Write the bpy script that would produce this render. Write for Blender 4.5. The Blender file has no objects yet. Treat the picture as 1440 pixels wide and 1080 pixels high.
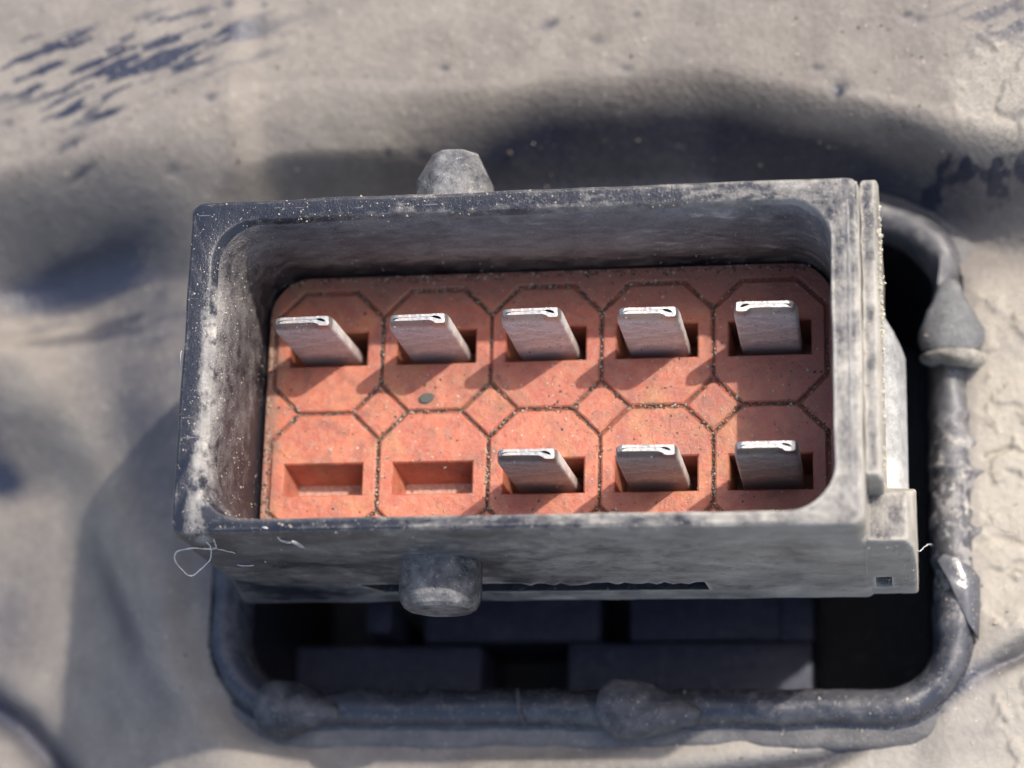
import bpy, bmesh, math, random
import numpy as np
from mathutils import Vector, Matrix, noise as mn
from mathutils.geometry import tessellate_polygon
from mathutils.bvhtree import BVHTree

random.seed(7)
rng = np.random.default_rng(7)
S = 0.1                                   # geometry is written in millimetres, one unit = 1 cm
sc = bpy.context.scene
sc.unit_settings.scale_length = 0.01
COL = sc.collection

# ------------------------------------------------------------------ camera
cam_d = bpy.data.cameras.new("camera")
cam = bpy.data.objects.new("camera", cam_d)
COL.objects.link(cam)
CR = ((0.98544697, 0.02454265, -0.16820205), (-0.02466226, -0.9584086, -0.28433207), (-0.16818456, 0.28434242, -0.94385557))
right, down, fwd = Vector(CR[0]), Vector(CR[1]), Vector(CR[2])
m = Matrix((right, -down, -fwd)).transposed().to_4x4()
m.translation = Vector((16.078, -28.494, 98.552)) * S
cam.matrix_world = m
cam_d.sensor_width = 36
cam_d.lens = 82.5
cam_d.clip_start = 0.5
cam_d.clip_end = 1000
cam_d.dof.use_dof = True
cam_d.dof.focus_distance = 100.5 * S
cam_d.dof.aperture_fstop = 0.36
cam_d.dof.aperture_blades = 0
sc.camera = cam

# ------------------------------------------------------------------ sky, sun, exposure
SUN = Vector((0.57, 0.42, 1.0)).normalized()
elev = math.asin(SUN.z)
azim = math.atan2(SUN.x, SUN.y)
w = bpy.data.worlds.new("World")
sc.world = w
w.use_nodes = True
wn = w.node_tree
wn.nodes.clear()
sky = wn.nodes.new("ShaderNodeTexSky")
sky.sky_type = 'NISHITA'
sky.sun_disc = False
sky.sun_elevation = elev
sky.sun_rotation = azim
bg = wn.nodes.new("ShaderNodeBackground")
sky.air_density = 0.8
sky.dust_density = 3.0
sky.ozone_density = 0.6
bg.inputs[1].default_value = 0.15
wo = wn.nodes.new("ShaderNodeOutputWorld")
wn.links.new(sky.outputs[0], bg.inputs[0])
wn.links.new(bg.outputs[0], wo.inputs[0])
sd = bpy.data.lights.new("sun", 'SUN')
sd.energy = 2.3
sd.angle = math.radians(0.8)
sd.color = (1.0, 0.93, 0.84)
so = bpy.data.objects.new("sun", sd)
so.rotation_euler = SUN.to_track_quat('Z', 'Y').to_euler()
so.location = SUN * 50
COL.objects.link(so)
sc.view_settings.view_transform = 'Standard'
sc.view_settings.look = 'None'
sc.view_settings.gamma = 1
sc.view_settings.exposure = 1.0
sc.cycles.max_bounces = 8

# ------------------------------------------------------------------ object helpers
def tag(o, label=None, cat=None, group=None, kind=None):
    if label: o["label"] = label
    if cat: o["category"] = cat
    if group: o["group"] = group
    if kind: o["kind"] = kind
    return o

def thing(name, loc, label, cat, group=None):
    o = bpy.data.objects.new(name, None)
    o.empty_display_size = 0.1
    o.location = Vector(loc) * S
    COL.objects.link(o)
    return tag(o, label, cat, group)

def mesh_from(name, verts, faces, smooth=False, mats=None, fm=None, off=(0, 0, 0)):
    me = bpy.data.meshes.new(name)
    ox, oy, oz = off
    me.from_pydata([((v[0] - ox) * S, (v[1] - oy) * S, (v[2] - oz) * S) for v in verts], [], faces)
    for mt in (mats or []): me.materials.append(mt)
    if fm: me.polygons.foreach_set("material_index", fm)
    if smooth: me.polygons.foreach_set("use_smooth", [True] * len(me.polygons))
    me.update()
    return me

def link(name, me, parent=None, loc=None):
    o = bpy.data.objects.new(name, me)
    COL.objects.link(o)
    if parent: o.parent = parent
    if loc is not None: o.location = Vector(loc) * S
    return o

def recalc(me):
    bm = bmesh.new(); bm.from_mesh(me)
    bmesh.ops.recalc_face_normals(bm, faces=bm.faces)
    bm.to_mesh(me); bm.free()
    return me

def smooth_by_angle(me, ang=35):
    bm = bmesh.new(); bm.from_mesh(me)
    for f in bm.faces: f.smooth = True
    for e in bm.edges:
        if len(e.link_faces) == 2 and e.calc_face_angle(0) > math.radians(ang): e.smooth = False
    bm.to_mesh(me); bm.free()
    return me

def rr(x0, x1, y0, y1, r, z, nc=8, ns=6):
    """rounded rectangle loop, counter-clockwise, constant number of points"""
    pts = []
    cs = [(x1 - r, y0 + r, -90), (x1 - r, y1 - r, 0), (x0 + r, y1 - r, 90), (x0 + r, y0 + r, 180)]
    for k, (cx, cy, a0) in enumerate(cs):
        arc = []
        for i in range(nc + 1):
            a = math.radians(a0 + 90 * i / nc)
            arc.append((cx + r * math.cos(a), cy + r * math.sin(a), z))
        pts += arc
        nx, ny, na = cs[(k + 1) % 4]
        a = math.radians(na)
        q = (nx + r * math.cos(a), ny + r * math.sin(a))
        for i in range(1, ns):
            t = i / ns
            pts.append((arc[-1][0] * (1 - t) + q[0] * t, arc[-1][1] * (1 - t) + q[1] * t, z))
    return pts

def loft(loops, cap0=False, cap1=False):
    n = len(loops[0]); v = [p for l in loops for p in l]; f = []
    for k in range(len(loops) - 1):
        for i in range(n):
            j = (i + 1) % n
            f.append((k * n + i, k * n + j, (k + 1) * n + j, (k + 1) * n + i))
    if cap0: f.append(tuple(range(n))[::-1])
    if cap1: f.append(tuple((len(loops) - 1) * n + i for i in range(n)))
    return v, f

def offset_poly(P, d):
    """move every edge of a counter-clockwise polygon inwards by d"""
    n = len(P); out = []
    for i in range(n):
        a, b, c = Vector(P[i - 1][:2]), Vector(P[i][:2]), Vector(P[(i + 1) % n][:2])
        u, v = (b - a).normalized(), (c - b).normalized()
        n1, n2 = Vector((-u.y, u.x)), Vector((-v.y, v.x))
        k = 1 + n1.dot(n2)
        out.append(tuple(b + (n1 + n2) * (d / max(k, .2))))
    return out

def tube(points, r, n=6, jitter=0.0, taper=True):
    pts = [Vector(p) for p in points]; loops = []
    for i, p in enumerate(pts):
        t = (pts[min(i + 1, len(pts) - 1)] - pts[max(i - 1, 0)]).normalized()
        a = t.cross(Vector((0.3, 0.2, 1))).normalized(); b = t.cross(a)
        rad = r * (0.6 if taper and i in (0, len(pts) - 1) else 1) * (1 + jitter * random.uniform(-1, 1))
        loops.append([tuple(p + (a * math.cos(2 * math.pi * k / n) + b * math.sin(2 * math.pi * k / n)) * rad) for k in range(n)])
    return loft(loops, True, True)

def spline(ctrl, n=8):
    c = [Vector(p) for p in ctrl]; c = [c[0]] + c + [c[-1]]; out = []
    for i in range(1, len(c) - 2):
        for k in range(n):
            t = k / n
            out.append(0.5 * ((2 * c[i]) + (c[i + 1] - c[i - 1]) * t + (2 * c[i - 1] - 5 * c[i] + 4 * c[i + 1] - c[i + 2]) * t * t + (-c[i - 1] + 3 * c[i] - 3 * c[i + 1] + c[i + 2]) * t ** 3))
    out.append(c[-2])
    return out

def boolean_cut(o, cutters):
    for me in cutters:
        c = bpy.data.objects.new("cutter", me); COL.objects.link(c)
        c.matrix_world = o.matrix_world.copy() if False else Matrix.Identity(4)
        md = o.modifiers.new("cut", 'BOOLEAN'); md.operation = 'DIFFERENCE'; md.solver = 'EXACT'; md.object = c
        bpy.context.view_layer.update()
        new = bpy.data.meshes.new_from_object(o.evaluated_get(bpy.context.evaluated_depsgraph_get()))
        o.modifiers.clear(); o.data = new
        bpy.data.objects.remove(c)

def box_mesh(name, x0, x1, y0, y1, z0, z1, mat=None, bev=0.0, seg=2):
    v = [(x, y, z) for z in (z0, z1) for (x, y) in ((x0, y0), (x1, y0), (x1, y1), (x0, y1))]
    f = [(3, 2, 1, 0), (4, 5, 6, 7), (0, 1, 5, 4), (1, 2, 6, 5), (2, 3, 7, 6), (3, 0, 4, 7)]
    me = mesh_from(name, v, f, mats=[mat] if mat else None)
    if bev:
        bm = bmesh.new(); bm.from_mesh(me)
        bmesh.ops.bevel(bm, geom=bm.edges[:], offset=bev * S, segments=seg, profile=0.6, affect='EDGES')
        bm.to_mesh(me); bm.free()
    return me

# ------------------------------------------------------------------ materials
class G:
    """tiny node-graph writer; coordinates come in millimetres of object space"""
    def __init__(s, name):
        s.m = bpy.data.materials.new(name); s.m.use_nodes = True
        s.t = s.m.node_tree; s.t.nodes.clear()
        s.out = s.n("ShaderNodeOutputMaterial"); s.b = s.n("ShaderNodeBsdfPrincipled")
        s.t.links.new(s.b.outputs[0], s.out.inputs[0])
        s.tc = s.n("ShaderNodeTexCoord")
        v = s.n("ShaderNodeVectorMath"); v.operation = 'SCALE'; v.inputs[3].default_value = 1 / S
        s.t.links.new(s.tc.outputs['Object'], v.inputs[0]); s.co = v.outputs[0]
        sp = s.n("ShaderNodeSeparateXYZ"); s.t.links.new(s.co, sp.inputs[0]); s.x, s.y, s.z = sp.outputs
    def n(s, t): return s.t.nodes.new(t)
    def set(s, sock, v):
        if hasattr(v, 'links'): s.t.links.new(v, sock)
        else: sock.default_value = v
    def math(s, op, a, b=0.0, c=None, clamp=False):
        q = s.n("ShaderNodeMath"); q.operation = op; q.use_clamp = clamp
        s.set(q.inputs[0], a); s.set(q.inputs[1], b)
        if c is not None: s.set(q.inputs[2], c)
        return q.outputs[0]
    def scale(s, v3):
        q = s.n("ShaderNodeVectorMath"); q.operation = 'MULTIPLY'; s.set(q.inputs[0], s.co); q.inputs[1].default_value = v3
        return q.outputs[0]
    def noise(s, scale, detail=4, rough=0.55, co=None, dist=0.0):
        q = s.n("ShaderNodeTexNoise"); q.inputs['Scale'].default_value = scale; q.inputs['Detail'].default_value = detail
        q.inputs['Roughness'].default_value = rough; q.inputs['Distortion'].default_value = dist
        s.set(q.inputs['Vector'], co if co is not None else s.co); return q.outputs[0]
    def voro(s, scale, feature='F1', co=None, out=0):
        q = s.n("ShaderNodeTexVoronoi"); q.feature = feature; q.inputs['Scale'].default_value = scale
        s.set(q.inputs['Vector'], co if co is not None else s.co); return q.outputs[out]
    def ramp(s, v, lo, hi, a=0.0, b=1.0):
        q = s.n("ShaderNodeMapRange"); q.interpolation_type = 'SMOOTHSTEP'; q.clamp = True
        s.set(q.inputs[0], v); q.inputs[1].default_value = lo; q.inputs[2].default_value = hi
        q.inputs[3].default_value = a; q.inputs[4].default_value = b; return q.outputs[0]
    def mix(s, f, a, b):
        q = s.n("ShaderNodeMix"); q.data_type = 'RGBA'
        s.set(q.inputs[0], f)
        s.set(q.inputs[6], (*a, 1) if isinstance(a, tuple) else a); s.set(q.inputs[7], (*b, 1) if isinstance(b, tuple) else b)
        return q.outputs[2]
    def mixf(s, f, a, b):
        q = s.n("ShaderNodeMix"); q.data_type = 'FLOAT'
        s.set(q.inputs[0], f); s.set(q.inputs[2], a); s.set(q.inputs[3], b); return q.outputs[0]
    def attr(s, name):
        q = s.n("ShaderNodeAttribute"); q.attribute_name = name; return q.outputs['Fac']
    def bump(s, h, dist, prev=None, strength=1.0):
        q = s.n("ShaderNodeBump"); q.inputs['Strength'].default_value = strength; q.inputs['Distance'].default_value = dist * S
        s.set(q.inputs['Height'], h)
        if prev is not None: s.set(q.inputs['Normal'], prev)
        return q.outputs[0]
    def edge(s, r):
        """0 on flats, rises where an edge is near"""
        bv = s.n("ShaderNodeBevel"); bv.samples = 4; bv.inputs[0].default_value = r * S
        g = s.n("ShaderNodeNewGeometry"); d = s.n("ShaderNodeVectorMath"); d.operation = 'DOT_PRODUCT'
        s.t.links.new(bv.outputs[0], d.inputs[0]); s.t.links.new(g.outputs['Normal'], d.inputs[1])
        return s.math('SUBTRACT', 1.0, d.outputs['Value'], clamp=True)
    def final(s, color, rough, normal=None, metal=0.0, spec=0.5):
        s.set(s.b.inputs['Base Color'], (*color, 1) if isinstance(color, tuple) else color)
        s.set(s.b.inputs['Roughness'], rough); s.set(s.b.inputs['Metallic'], metal)
        s.set(s.b.inputs['Specular IOR Level'], spec)
        if normal is not None: s.set(s.b.inputs['Normal'], normal)
        return s.m

DUST = (0.34, 0.31, 0.27)
CREAM = (0.56, 0.52, 0.44)
BLACK = (0.014, 0.016, 0.024)

def plastic(name, bias=0.35, xg=0.0, yg=0.0, base=BLACK, dust=DUST, contrast=3.0, edge=0.0, rough=0.38, cream=0.0, grit=0.03, big=0.25, attr=None, stretch=(1, 1, 1), wall=None, zlow=0.0, fine=0.7, mbump=0.12, scuff=None, crust=False):
    g = G(name)
    co = g.scale(stretch)
    n1 = g.noise(big, 5, 0.6, co, 0.4); n2 = g.noise(1.6, 6, 0.65, co, 0.2); n3 = g.noise(11.0, 4, 0.6)
    f = g.math('ADD', g.math('MULTIPLY', n1, 0.55), g.math('MULTIPLY', n2, 0.45))
    if wall is not None:      # wear runs along each side of the rim
        ax = g.math('ABSOLUTE', g.x); msk = g.ramp(ax, 12.7, 13.2)
        na = g.noise(1.5, 6, 0.7, g.scale((0.6, 1.5, 1))); nb = g.noise(1.5, 6, 0.7, g.scale((1.5, 0.55, 1)))
        f = g.mixf(0.45, f, g.mixf(msk, na, nb))
    f = g.math('MULTIPLY', g.math('SUBTRACT', f, 0.5), contrast)
    f = g.math('ADD', f, bias)
    if xg: f = g.math('ADD', f, g.math('MULTIPLY', g.x, xg))
    if yg: f = g.math('ADD', f, g.math('MULTIPLY', g.y, yg))
    if attr: f = g.math('ADD', f, g.attr(attr))
    if zlow: f = g.math('ADD', f, g.ramp(g.math('ADD', g.z, g.math('MULTIPLY', n2, 1.5)), 1.6, 3.6, -zlow, 0.0))  # wall darkens towards its foot: shade above the insert painted in
    if wall is not None:      # side walls carry an even film, the top face is patchy
        geo = g.n("ShaderNodeNewGeometry"); sx = g.n("ShaderNodeSeparateXYZ"); g.t.links.new(geo.outputs['Normal'], sx.inputs[0])
        up = g.ramp(sx.outputs[2], 0.25, 0.8)
        fw = g.math('ADD', g.math('MULTIPLY', g.math('SUBTRACT', n1, 0.5), 1.1), wall)
        fw = g.math('ADD', fw, g.math('MULTIPLY', g.x, 0.015))
        fw = g.math('ADD', fw, g.math('MULTIPLY', g.math('SUBTRACT', g.noise(1.3, 5, 0.7, g.scale((0.6, 1, 1.1))), 0.5), 0.6))
        f = g.mixf(up, fw, f)
    f = g.math('ADD', f, g.math('MULTIPLY', g.math('SUBTRACT', n3, 0.5), fine))
    if crust:                 # caked pale dirt along the right side of the lip
        cz = g.math('MULTIPLY', g.ramp(g.x, 15.5, 17.0), g.math('MULTIPLY', g.ramp(g.y, 2.0, -0.5), g.ramp(g.y, -9.0, -5.5)))
        cz = g.math('MULTIPLY', cz, g.ramp(g.noise(1.0, 5, 0.7), 0.47, 0.56))
        f = g.math('ADD', f, g.math('MULTIPLY', cz, 0.9))
    if scuff:                 # dust caught along the left inner edge of the rim
        sx_ = g.math('MULTIPLY', g.ramp(g.x, -12.5, -13.0), g.ramp(g.x, -13.8, -13.2))
        sx_ = g.math('MULTIPLY', g.math('MULTIPLY', sx_, g.ramp(g.y, 4.5, 2.0)), g.ramp(g.noise(0.9, 5, 0.7), 0.36, 0.55))
        sx_ = g.math('MULTIPLY', sx_, g.ramp(g.z, 5.5, 6.8))
        f = g.math('ADD', f, g.math('MULTIPLY', sx_, scuff))
    if edge:
        e = g.ramp(g.math('ADD', g.edge(0.35), g.math('MULTIPLY', g.math('SUBTRACT', n2, 0.5), 0.25)), 0.03, 0.2)
        f = g.math('ADD', f, g.math('MULTIPLY', e, edge))
    f = g.math('MAXIMUM', g.math('MINIMUM', f, 1.0), 0.0)
    dcol = g.mix(g.ramp(g.noise(0.8, 5, 0.7), 0.35, 0.7), tuple(c * 0.78 for c in dust), dust)
    if cream:
        cm = g.ramp(g.math('ADD', g.math('MULTIPLY', g.noise(1.1, 5, 0.7, co), 1.0), g.math('MULTIPLY', g.x, xg * 0.6)), 0.62 - cream * 0.25, 0.78 - cream * 0.2)
        dcol = g.mix(cm, dcol, CREAM)
    col = g.mix(g.math('MULTIPLY', f, 0.93), base, dcol)
    # pale specks of grit
    sp = g.math('LESS_THAN', g.voro(7.0), 0.2)
    sp = g.math('MULTIPLY', sp, g.math('GREATER_THAN', g.noise(2.3, 3, 0.6), 0.56))
    col = g.mix(g.math('MULTIPLY', sp, 0.55), col, (0.5, 0.46, 0.4))
    # scratches
    sc1 = g.noise(1.0, 3, 0.5, g.scale((0.8, 9, 2))); sm = g.math('MULTIPLY', g.ramp(sc1, 0.69, 0.72), 0.35)
    col = g.mix(sm, col, (0.28, 0.28, 0.29))
    nrm = g.bump(n3, grit)
    nrm = g.bump(n2, mbump, nrm)
    nrm = g.bump(g.math('MULTIPLY', f, g.noise(5.0, 4, 0.7)), 0.05, nrm)
    return g.final(col, g.mixf(f, rough, 0.85), nrm)

MAT_SHELL = plastic("dusty_black_plastic", bias=-0.02, xg=0.019, yg=-0.014, edge=0.7, cream=1.0, contrast=3.4, wall=0.32, fine=0.35, mbump=0.04, rough=0.28, scuff=0.9, big=0.3, dust=(0.36, 0.34, 0.31), grit=0.02)
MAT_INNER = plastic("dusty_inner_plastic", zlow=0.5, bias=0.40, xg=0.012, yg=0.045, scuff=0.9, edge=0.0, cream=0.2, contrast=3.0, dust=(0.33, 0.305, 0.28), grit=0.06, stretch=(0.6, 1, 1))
MAT_PEG = plastic("greyed_plastic", mbump=0.04, fine=0.3, bias=0.34, rough=0.3, edge=0.4, cream=0.3, dust=(0.36, 0.35, 0.33))
MAT_LIP = plastic("crusted_lip_plastic", crust=True, bias=0.16, xg=0.004, yg=0.012, cream=0.3, contrast=1.5, fine=0.15, mbump=0.02, grit=0.02, rough=0.24, edge=0.0, base=(0.035, 0.038, 0.048), dust=(0.28, 0.265, 0.25))
MAT_DEEP = plastic("cavity_shade_plastic", bias=-0.2, base=(0.008, 0.008, 0.013), contrast=1.6, dust=(0.16, 0.15, 0.15))  # near-black: the shade of deep recesses put into the colour
MAT_BLOCK = plastic("inner_block_plastic", bias=-0.02, base=(0.030, 0.034, 0.062), contrast=1.8, dust=(0.22, 0.22, 0.24))

def surface_mat():
    g = G("dusty_moulded_surface")
    n1 = g.noise(0.35, 6, 0.62); n2 = g.noise(2.2, 7, 0.65); n3 = g.noise(9.0, 5, 0.65)
    d = g.attr("dust")
    f = g.math('ADD', d, g.math('MULTIPLY', g.math('SUBTRACT', n2, 0.5), 0.35))
    f = g.math('ADD', f, g.math('MULTIPLY', g.math('SUBTRACT', n3, 0.5), 0.3))
    f = g.math('MAXIMUM', g.math('MINIMUM', f, 1.0), 0.0)
    dc = g.mix(g.ramp(n1, 0.35, 0.65), (0.188, 0.166, 0.142), (0.240, 0.214, 0.180))
    dc = g.mix(g.math('MULTIPLY', g.ramp(n2, 0.45, 0.75), 0.3), dc, (0.30, 0.275, 0.24))
    dc = g.mix(g.math('MULTIPLY', g.ramp(g.math('SUBTRACT', g.x, g.math('MULTIPLY', g.y, 0.8)), 12.0, 22.0, 0.0, 0.75), g.ramp(g.y, 10.0, 4.0)), dc, (0.40, 0.365, 0.305))
    dc = g.mix(g.math('MULTIPLY', g.attr("mud"), g.ramp(n3, 0.3, 0.6)), dc, (0.34, 0.31, 0.255))
    col = g.mix(f, (0.024, 0.028, 0.046), dc)
    sp = g.math('LESS_THAN', g.voro(3.2), 0.13)
    sp = g.math('MULTIPLY', sp, g.math('GREATER_THAN', n2, 0.57))
    col = g.mix(g.math('MULTIPLY', sp, 0.6), col, (0.6, 0.56, 0.5))
    dk = g.math('MULTIPLY', g.math('LESS_THAN', g.voro(0.9, co=g.scale((0.8, 1.3, 1))), 0.10), g.math('GREATER_THAN', n3, 0.5))
    col = g.mix(g.math('MULTIPLY', dk, 0.7), col, (0.05, 0.047, 0.045))
    cr = g.n("ShaderNodeTexVoronoi"); cr.feature = 'DISTANCE_TO_EDGE'; cr.inputs['Scale'].default_value = 0.45
    dv = g.n("ShaderNodeVectorMath"); dv.operation = 'ADD'; g.t.links.new(g.co, dv.inputs[0])
    nv = g.n("ShaderNodeTexNoise"); nv.inputs['Scale'].default_value = 1.1; nv.inputs['Detail'].default_value = 4; g.t.links.new(g.co, nv.inputs['Vector'])
    vs = g.n("ShaderNodeVectorMath"); vs.operation = 'SCALE'; vs.inputs[3].default_value = 2.2; g.t.links.new(nv.outputs[1], vs.inputs[0])
    g.t.links.new(vs.outputs[0], dv.inputs[1]); g.t.links.new(dv.outputs[0], cr.inputs['Vector'])
    crk = g.math('MULTIPLY', g.ramp(cr.outputs[0], 0.0, 0.035, 1.0, 0.0), g.math('MULTIPLY', g.math('MULTIPLY', g.attr("mud"), g.ramp(n1, 0.45, 0.65)), g.ramp(g.y, 13.0, 9.0, 0.15, 0.4)))
    nrm = g.bump(n3, 0.025)
    nrm = g.bump(n2, 0.035, nrm)
    nrm = g.bump(g.math('MULTIPLY', crk, -1.0), 0.12, nrm)
    nrm = g.bump(g.voro(3.0), 0.03, nrm)
    return g.final(col, g.mixf(f, 0.36, 0.92), nrm)
MAT_SURF = surface_mat()

def red_mat():
    g = G("dusty_red_plastic")
    n1 = g.noise(0.5, 5, 0.6); n2 = g.noise(2.6, 6, 0.65); n3 = g.noise(14, 4, 0.6)
    col = g.mix(g.ramp(n1, 0.35, 0.68), (0.40, 0.095, 0.058), (0.53, 0.165, 0.085))
    col = g.mix(g.ramp(g.noise(0.35, 4, 0.6, dist=1.0), 0.52, 0.66, 0.0, 0.7), col, (0.46, 0.19, 0.075))
    # thin film of dust
    f = g.math('ADD', g.math('MULTIPLY', g.ramp(n2, 0.36, 0.7), 0.30), 0.03)
    edge = g.ramp(g.math('ADD', g.y, g.math('MULTIPLY', n2, 1.6)), 4.9, 7.0)     # grime along the upper wall, widened to paint in the wall's shade
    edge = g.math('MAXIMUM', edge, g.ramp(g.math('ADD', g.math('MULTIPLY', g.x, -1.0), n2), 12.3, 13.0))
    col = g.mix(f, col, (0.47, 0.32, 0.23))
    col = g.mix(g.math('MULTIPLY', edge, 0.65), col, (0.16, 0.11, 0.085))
    col = g.mix(g.math('MULTIPLY', g.ramp(g.math('ADD', g.x, g.math('MULTIPLY', g.noise(0.5, 5, 0.7), 5.0)), 9.5, 14.0), 0.38), col, (0.25, 0.10, 0.085))  # right side darkened: grime plus the right wall's shade in the colour
    st = g.math('MULTIPLY', g.ramp(g.noise(1.15, 5, 0.7, dist=0.5), 0.50, 0.66), g.ramp(n3, 0.30, 0.58))
    col = g.mix(g.math('MULTIPLY', st, 0.6), col, (0.15, 0.09, 0.07))
    gr = g.ramp(g.math('ADD', g.math('ADD', g.noise(0.45, 5, 0.7, dist=0.6), g.math('MULTIPLY', g.x, 0.005)), g.math('MULTIPLY', g.y, 0.012)), 0.47, 0.68)  # grime patches, weighted darker to the shaded top and right
    col = g.mix(g.math('MULTIPLY', gr, 0.6), col, (0.27, 0.10, 0.075))
    dk = g.math('MULTIPLY', g.math('LESS_THAN', g.voro(3.0), 0.17), g.math('GREATER_THAN', g.noise(1.9, 3, 0.6), 0.55))
    col = g.mix(g.math('MULTIPLY', dk, 0.7), col, (0.10, 0.07, 0.055))
    lt = g.math('MULTIPLY', g.math('LESS_THAN', g.voro(3.7), 0.12), g.math('GREATER_THAN', g.noise(2.7, 3, 0.6), 0.55))
    col = g.mix(g.math('MULTIPLY', lt, 0.75), col, (0.62, 0.52, 0.42))
    nrm = g.bump(n3, 0.02); nrm = g.bump(n2, 0.07, nrm)
    g.b.inputs['Subsurface Weight'].default_value = 0.4
    g.b.inputs['Subsurface Radius'].default_value = (1.0, 0.4, 0.25)
    g.b.inputs['Subsurface Scale'].default_value = 0.9 * S
    return g.final(col, g.mixf(f, 0.36, 0.65), nrm)
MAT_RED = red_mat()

def dirt_mat():
    g = G("packed_groove_dirt")
    n = g.noise(9, 5, 0.7)
    col = g.mix(g.ramp(n, 0.4, 0.62), (0.13, 0.06, 0.045), (0.29, 0.19, 0.15))
    col = g.mix(g.ramp(g.noise(0.9, 4, 0.6), 0.42, 0.58, 0.0, 0.8), col, (0.36, 0.12, 0.075))
    return g.final(col, 0.95, g.bump(n, 0.15))
MAT_DIRT = dirt_mat()
def pink_mat():
    g = G("dust_in_slot"); n = g.noise(6, 5, 0.7)
    return g.final(g.mix(g.ramp(n, 0.35, 0.65), (0.45, 0.22, 0.16), (0.55, 0.36, 0.29)), 0.9, g.bump(n, 0.1))
MAT_PINK = pink_mat()

def pin_mat():
    g = G("tarnished_tin")
    n1 = g.noise(1.3, 5, 0.65, g.scale((0.8, 1, 1.6))); n2 = g.noise(6, 5, 0.7)
    tip = g.ramp(g.math('ADD', g.z, g.math('MULTIPLY', g.math('SUBTRACT', n1, 0.5), 0.5)), 3.95, 4.3)
    film = g.math('MULTIPLY', g.ramp(n1, 0.25, 0.6, 0.55, 1.0), g.math('SUBTRACT', 1.0, tip))
    dcol = g.mix(g.ramp(g.noise(0.9, 4, 0.6), 0.4, 0.62), (0.86, 0.78, 0.71), (0.76, 0.75, 0.71))
    col = g.mix(g.math('MULTIPLY', film, 0.95), (0.47, 0.465, 0.45), dcol)
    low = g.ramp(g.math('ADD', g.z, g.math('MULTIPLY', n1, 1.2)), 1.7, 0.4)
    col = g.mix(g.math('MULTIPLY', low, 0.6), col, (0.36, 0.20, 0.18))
    bl = g.math('MULTIPLY', film, 0.5); bl = g.math('MULTIPLY', g.ramp(g.noise(0.7, 5, 0.7, g.scale((1, 1, 1.8))), 0.46, 0.60), 0.5)
    col = g.mix(bl, col, (0.48, 0.39, 0.33))
    fine = g.ramp(g.noise(3.0, 6, 0.75, g.scale((1, 1, 2.5))), 0.42, 0.62)
    col = g.mix(g.math('MULTIPLY', g.math('MULTIPLY', fine, film), 0.35), col, (0.36, 0.31, 0.28))
    sp = g.math('MULTIPLY', g.math('LESS_THAN', g.voro(5), 0.2), g.math('GREATER_THAN', n1, 0.5))
    col = g.mix(g.math('MULTIPLY', sp, 0.5), col, (0.13, 0.10, 0.08))
    nrm = g.bump(n2, 0.02); nrm = g.bump(n1, 0.06, nrm)
    return g.final(col, g.math('ADD', 0.44, g.math('MULTIPLY', film, 0.15)), nrm, g.mixf(g.math('MAXIMUM', film, low), 0.85, 0.05))
MAT_PIN = pin_mat()
def flat(name, c, r=0.9, metal=0.0):
    g = G(name); n = g.noise(7, 3, 0.6)
    return g.final(g.mix(n, tuple(k * 0.7 for k in c), tuple(min(1, k * 1.25) for k in c)), r, None, metal)
MAT_SEAM = flat("dark_seam", (0.012, 0.011, 0.011), 0.7)
MAT_GL = flat("pale_grit", (0.40, 0.34, 0.27))
MAT_GC = flat("cream_grit", (0.42, 0.39, 0.31))
MAT_GD = flat("dark_grit", (0.10, 0.075, 0.06))
MAT_LEDGE = plastic("dusty_ledge_plastic", bias=0.55, contrast=1.6, fine=0.3, mbump=0.03, dust=(0.24, 0.222, 0.20), base=(0.035, 0.038, 0.046))
MAT_LATCH = plastic("sunlit_latch_plastic", bias=0.75, yg=-0.05, contrast=2.2, mbump=0.03, dust=(0.52, 0.51, 0.48), rough=0.25, base=(0.05, 0.055, 0.065))  # pale, paler lower down: the sunlit flank put into the colour
MAT_CRUST = plastic("caked_cream_dirt", bias=0.75, contrast=3.0, dust=(0.60, 0.55, 0.44), base=(0.10, 0.095, 0.09))
MAT_FIB = flat("lint", (0.55, 0.54, 0.52), 0.6)

# ------------------------------------------------------------------ numpy noise
def vnoise(x, y, seed):
    xi, yi = np.floor(x).astype(np.int64), np.floor(y).astype(np.int64)
    fx, fy = x - xi, y - yi
    fx, fy = fx * fx * (3 - 2 * fx), fy * fy * (3 - 2 * fy)
    def h(a, b):
        k = (a * 374761393 + b * 668265263 + seed * 974634777) & 0x7fffffff
        k = ((k ^ (k >> 13)) * 1274126177) & 0x7fffffff
        return ((k ^ (k >> 16)) & 0xffff) / 65535.0
    return (h(xi, yi) * (1 - fx) + h(xi + 1, yi) * fx) * (1 - fy) + (h(xi, yi + 1) * (1 - fx) + h(xi + 1, yi + 1) * fx) * fy
def fbm(x, y, seed, o=4):
    a, s, t = 0.0, 0.0, 1.0
    x, y = 0.82 * x - 0.572 * y, 0.572 * x + 0.82 * y
    for k in range(o):
        x, y = (x, y) if k == 0 else (0.8 * x - 0.6 * y, 0.6 * x + 0.8 * y)
        a = a + t * vnoise(x * 2 ** k + 13.7 * k, y * 2 ** k + 7.1 * k, seed + k); s += t; t *= 0.55
    return a / s - 0.5
def sst(v): v = np.clip(v, 0, 1); return v * v * (3 - 2 * v)
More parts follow.
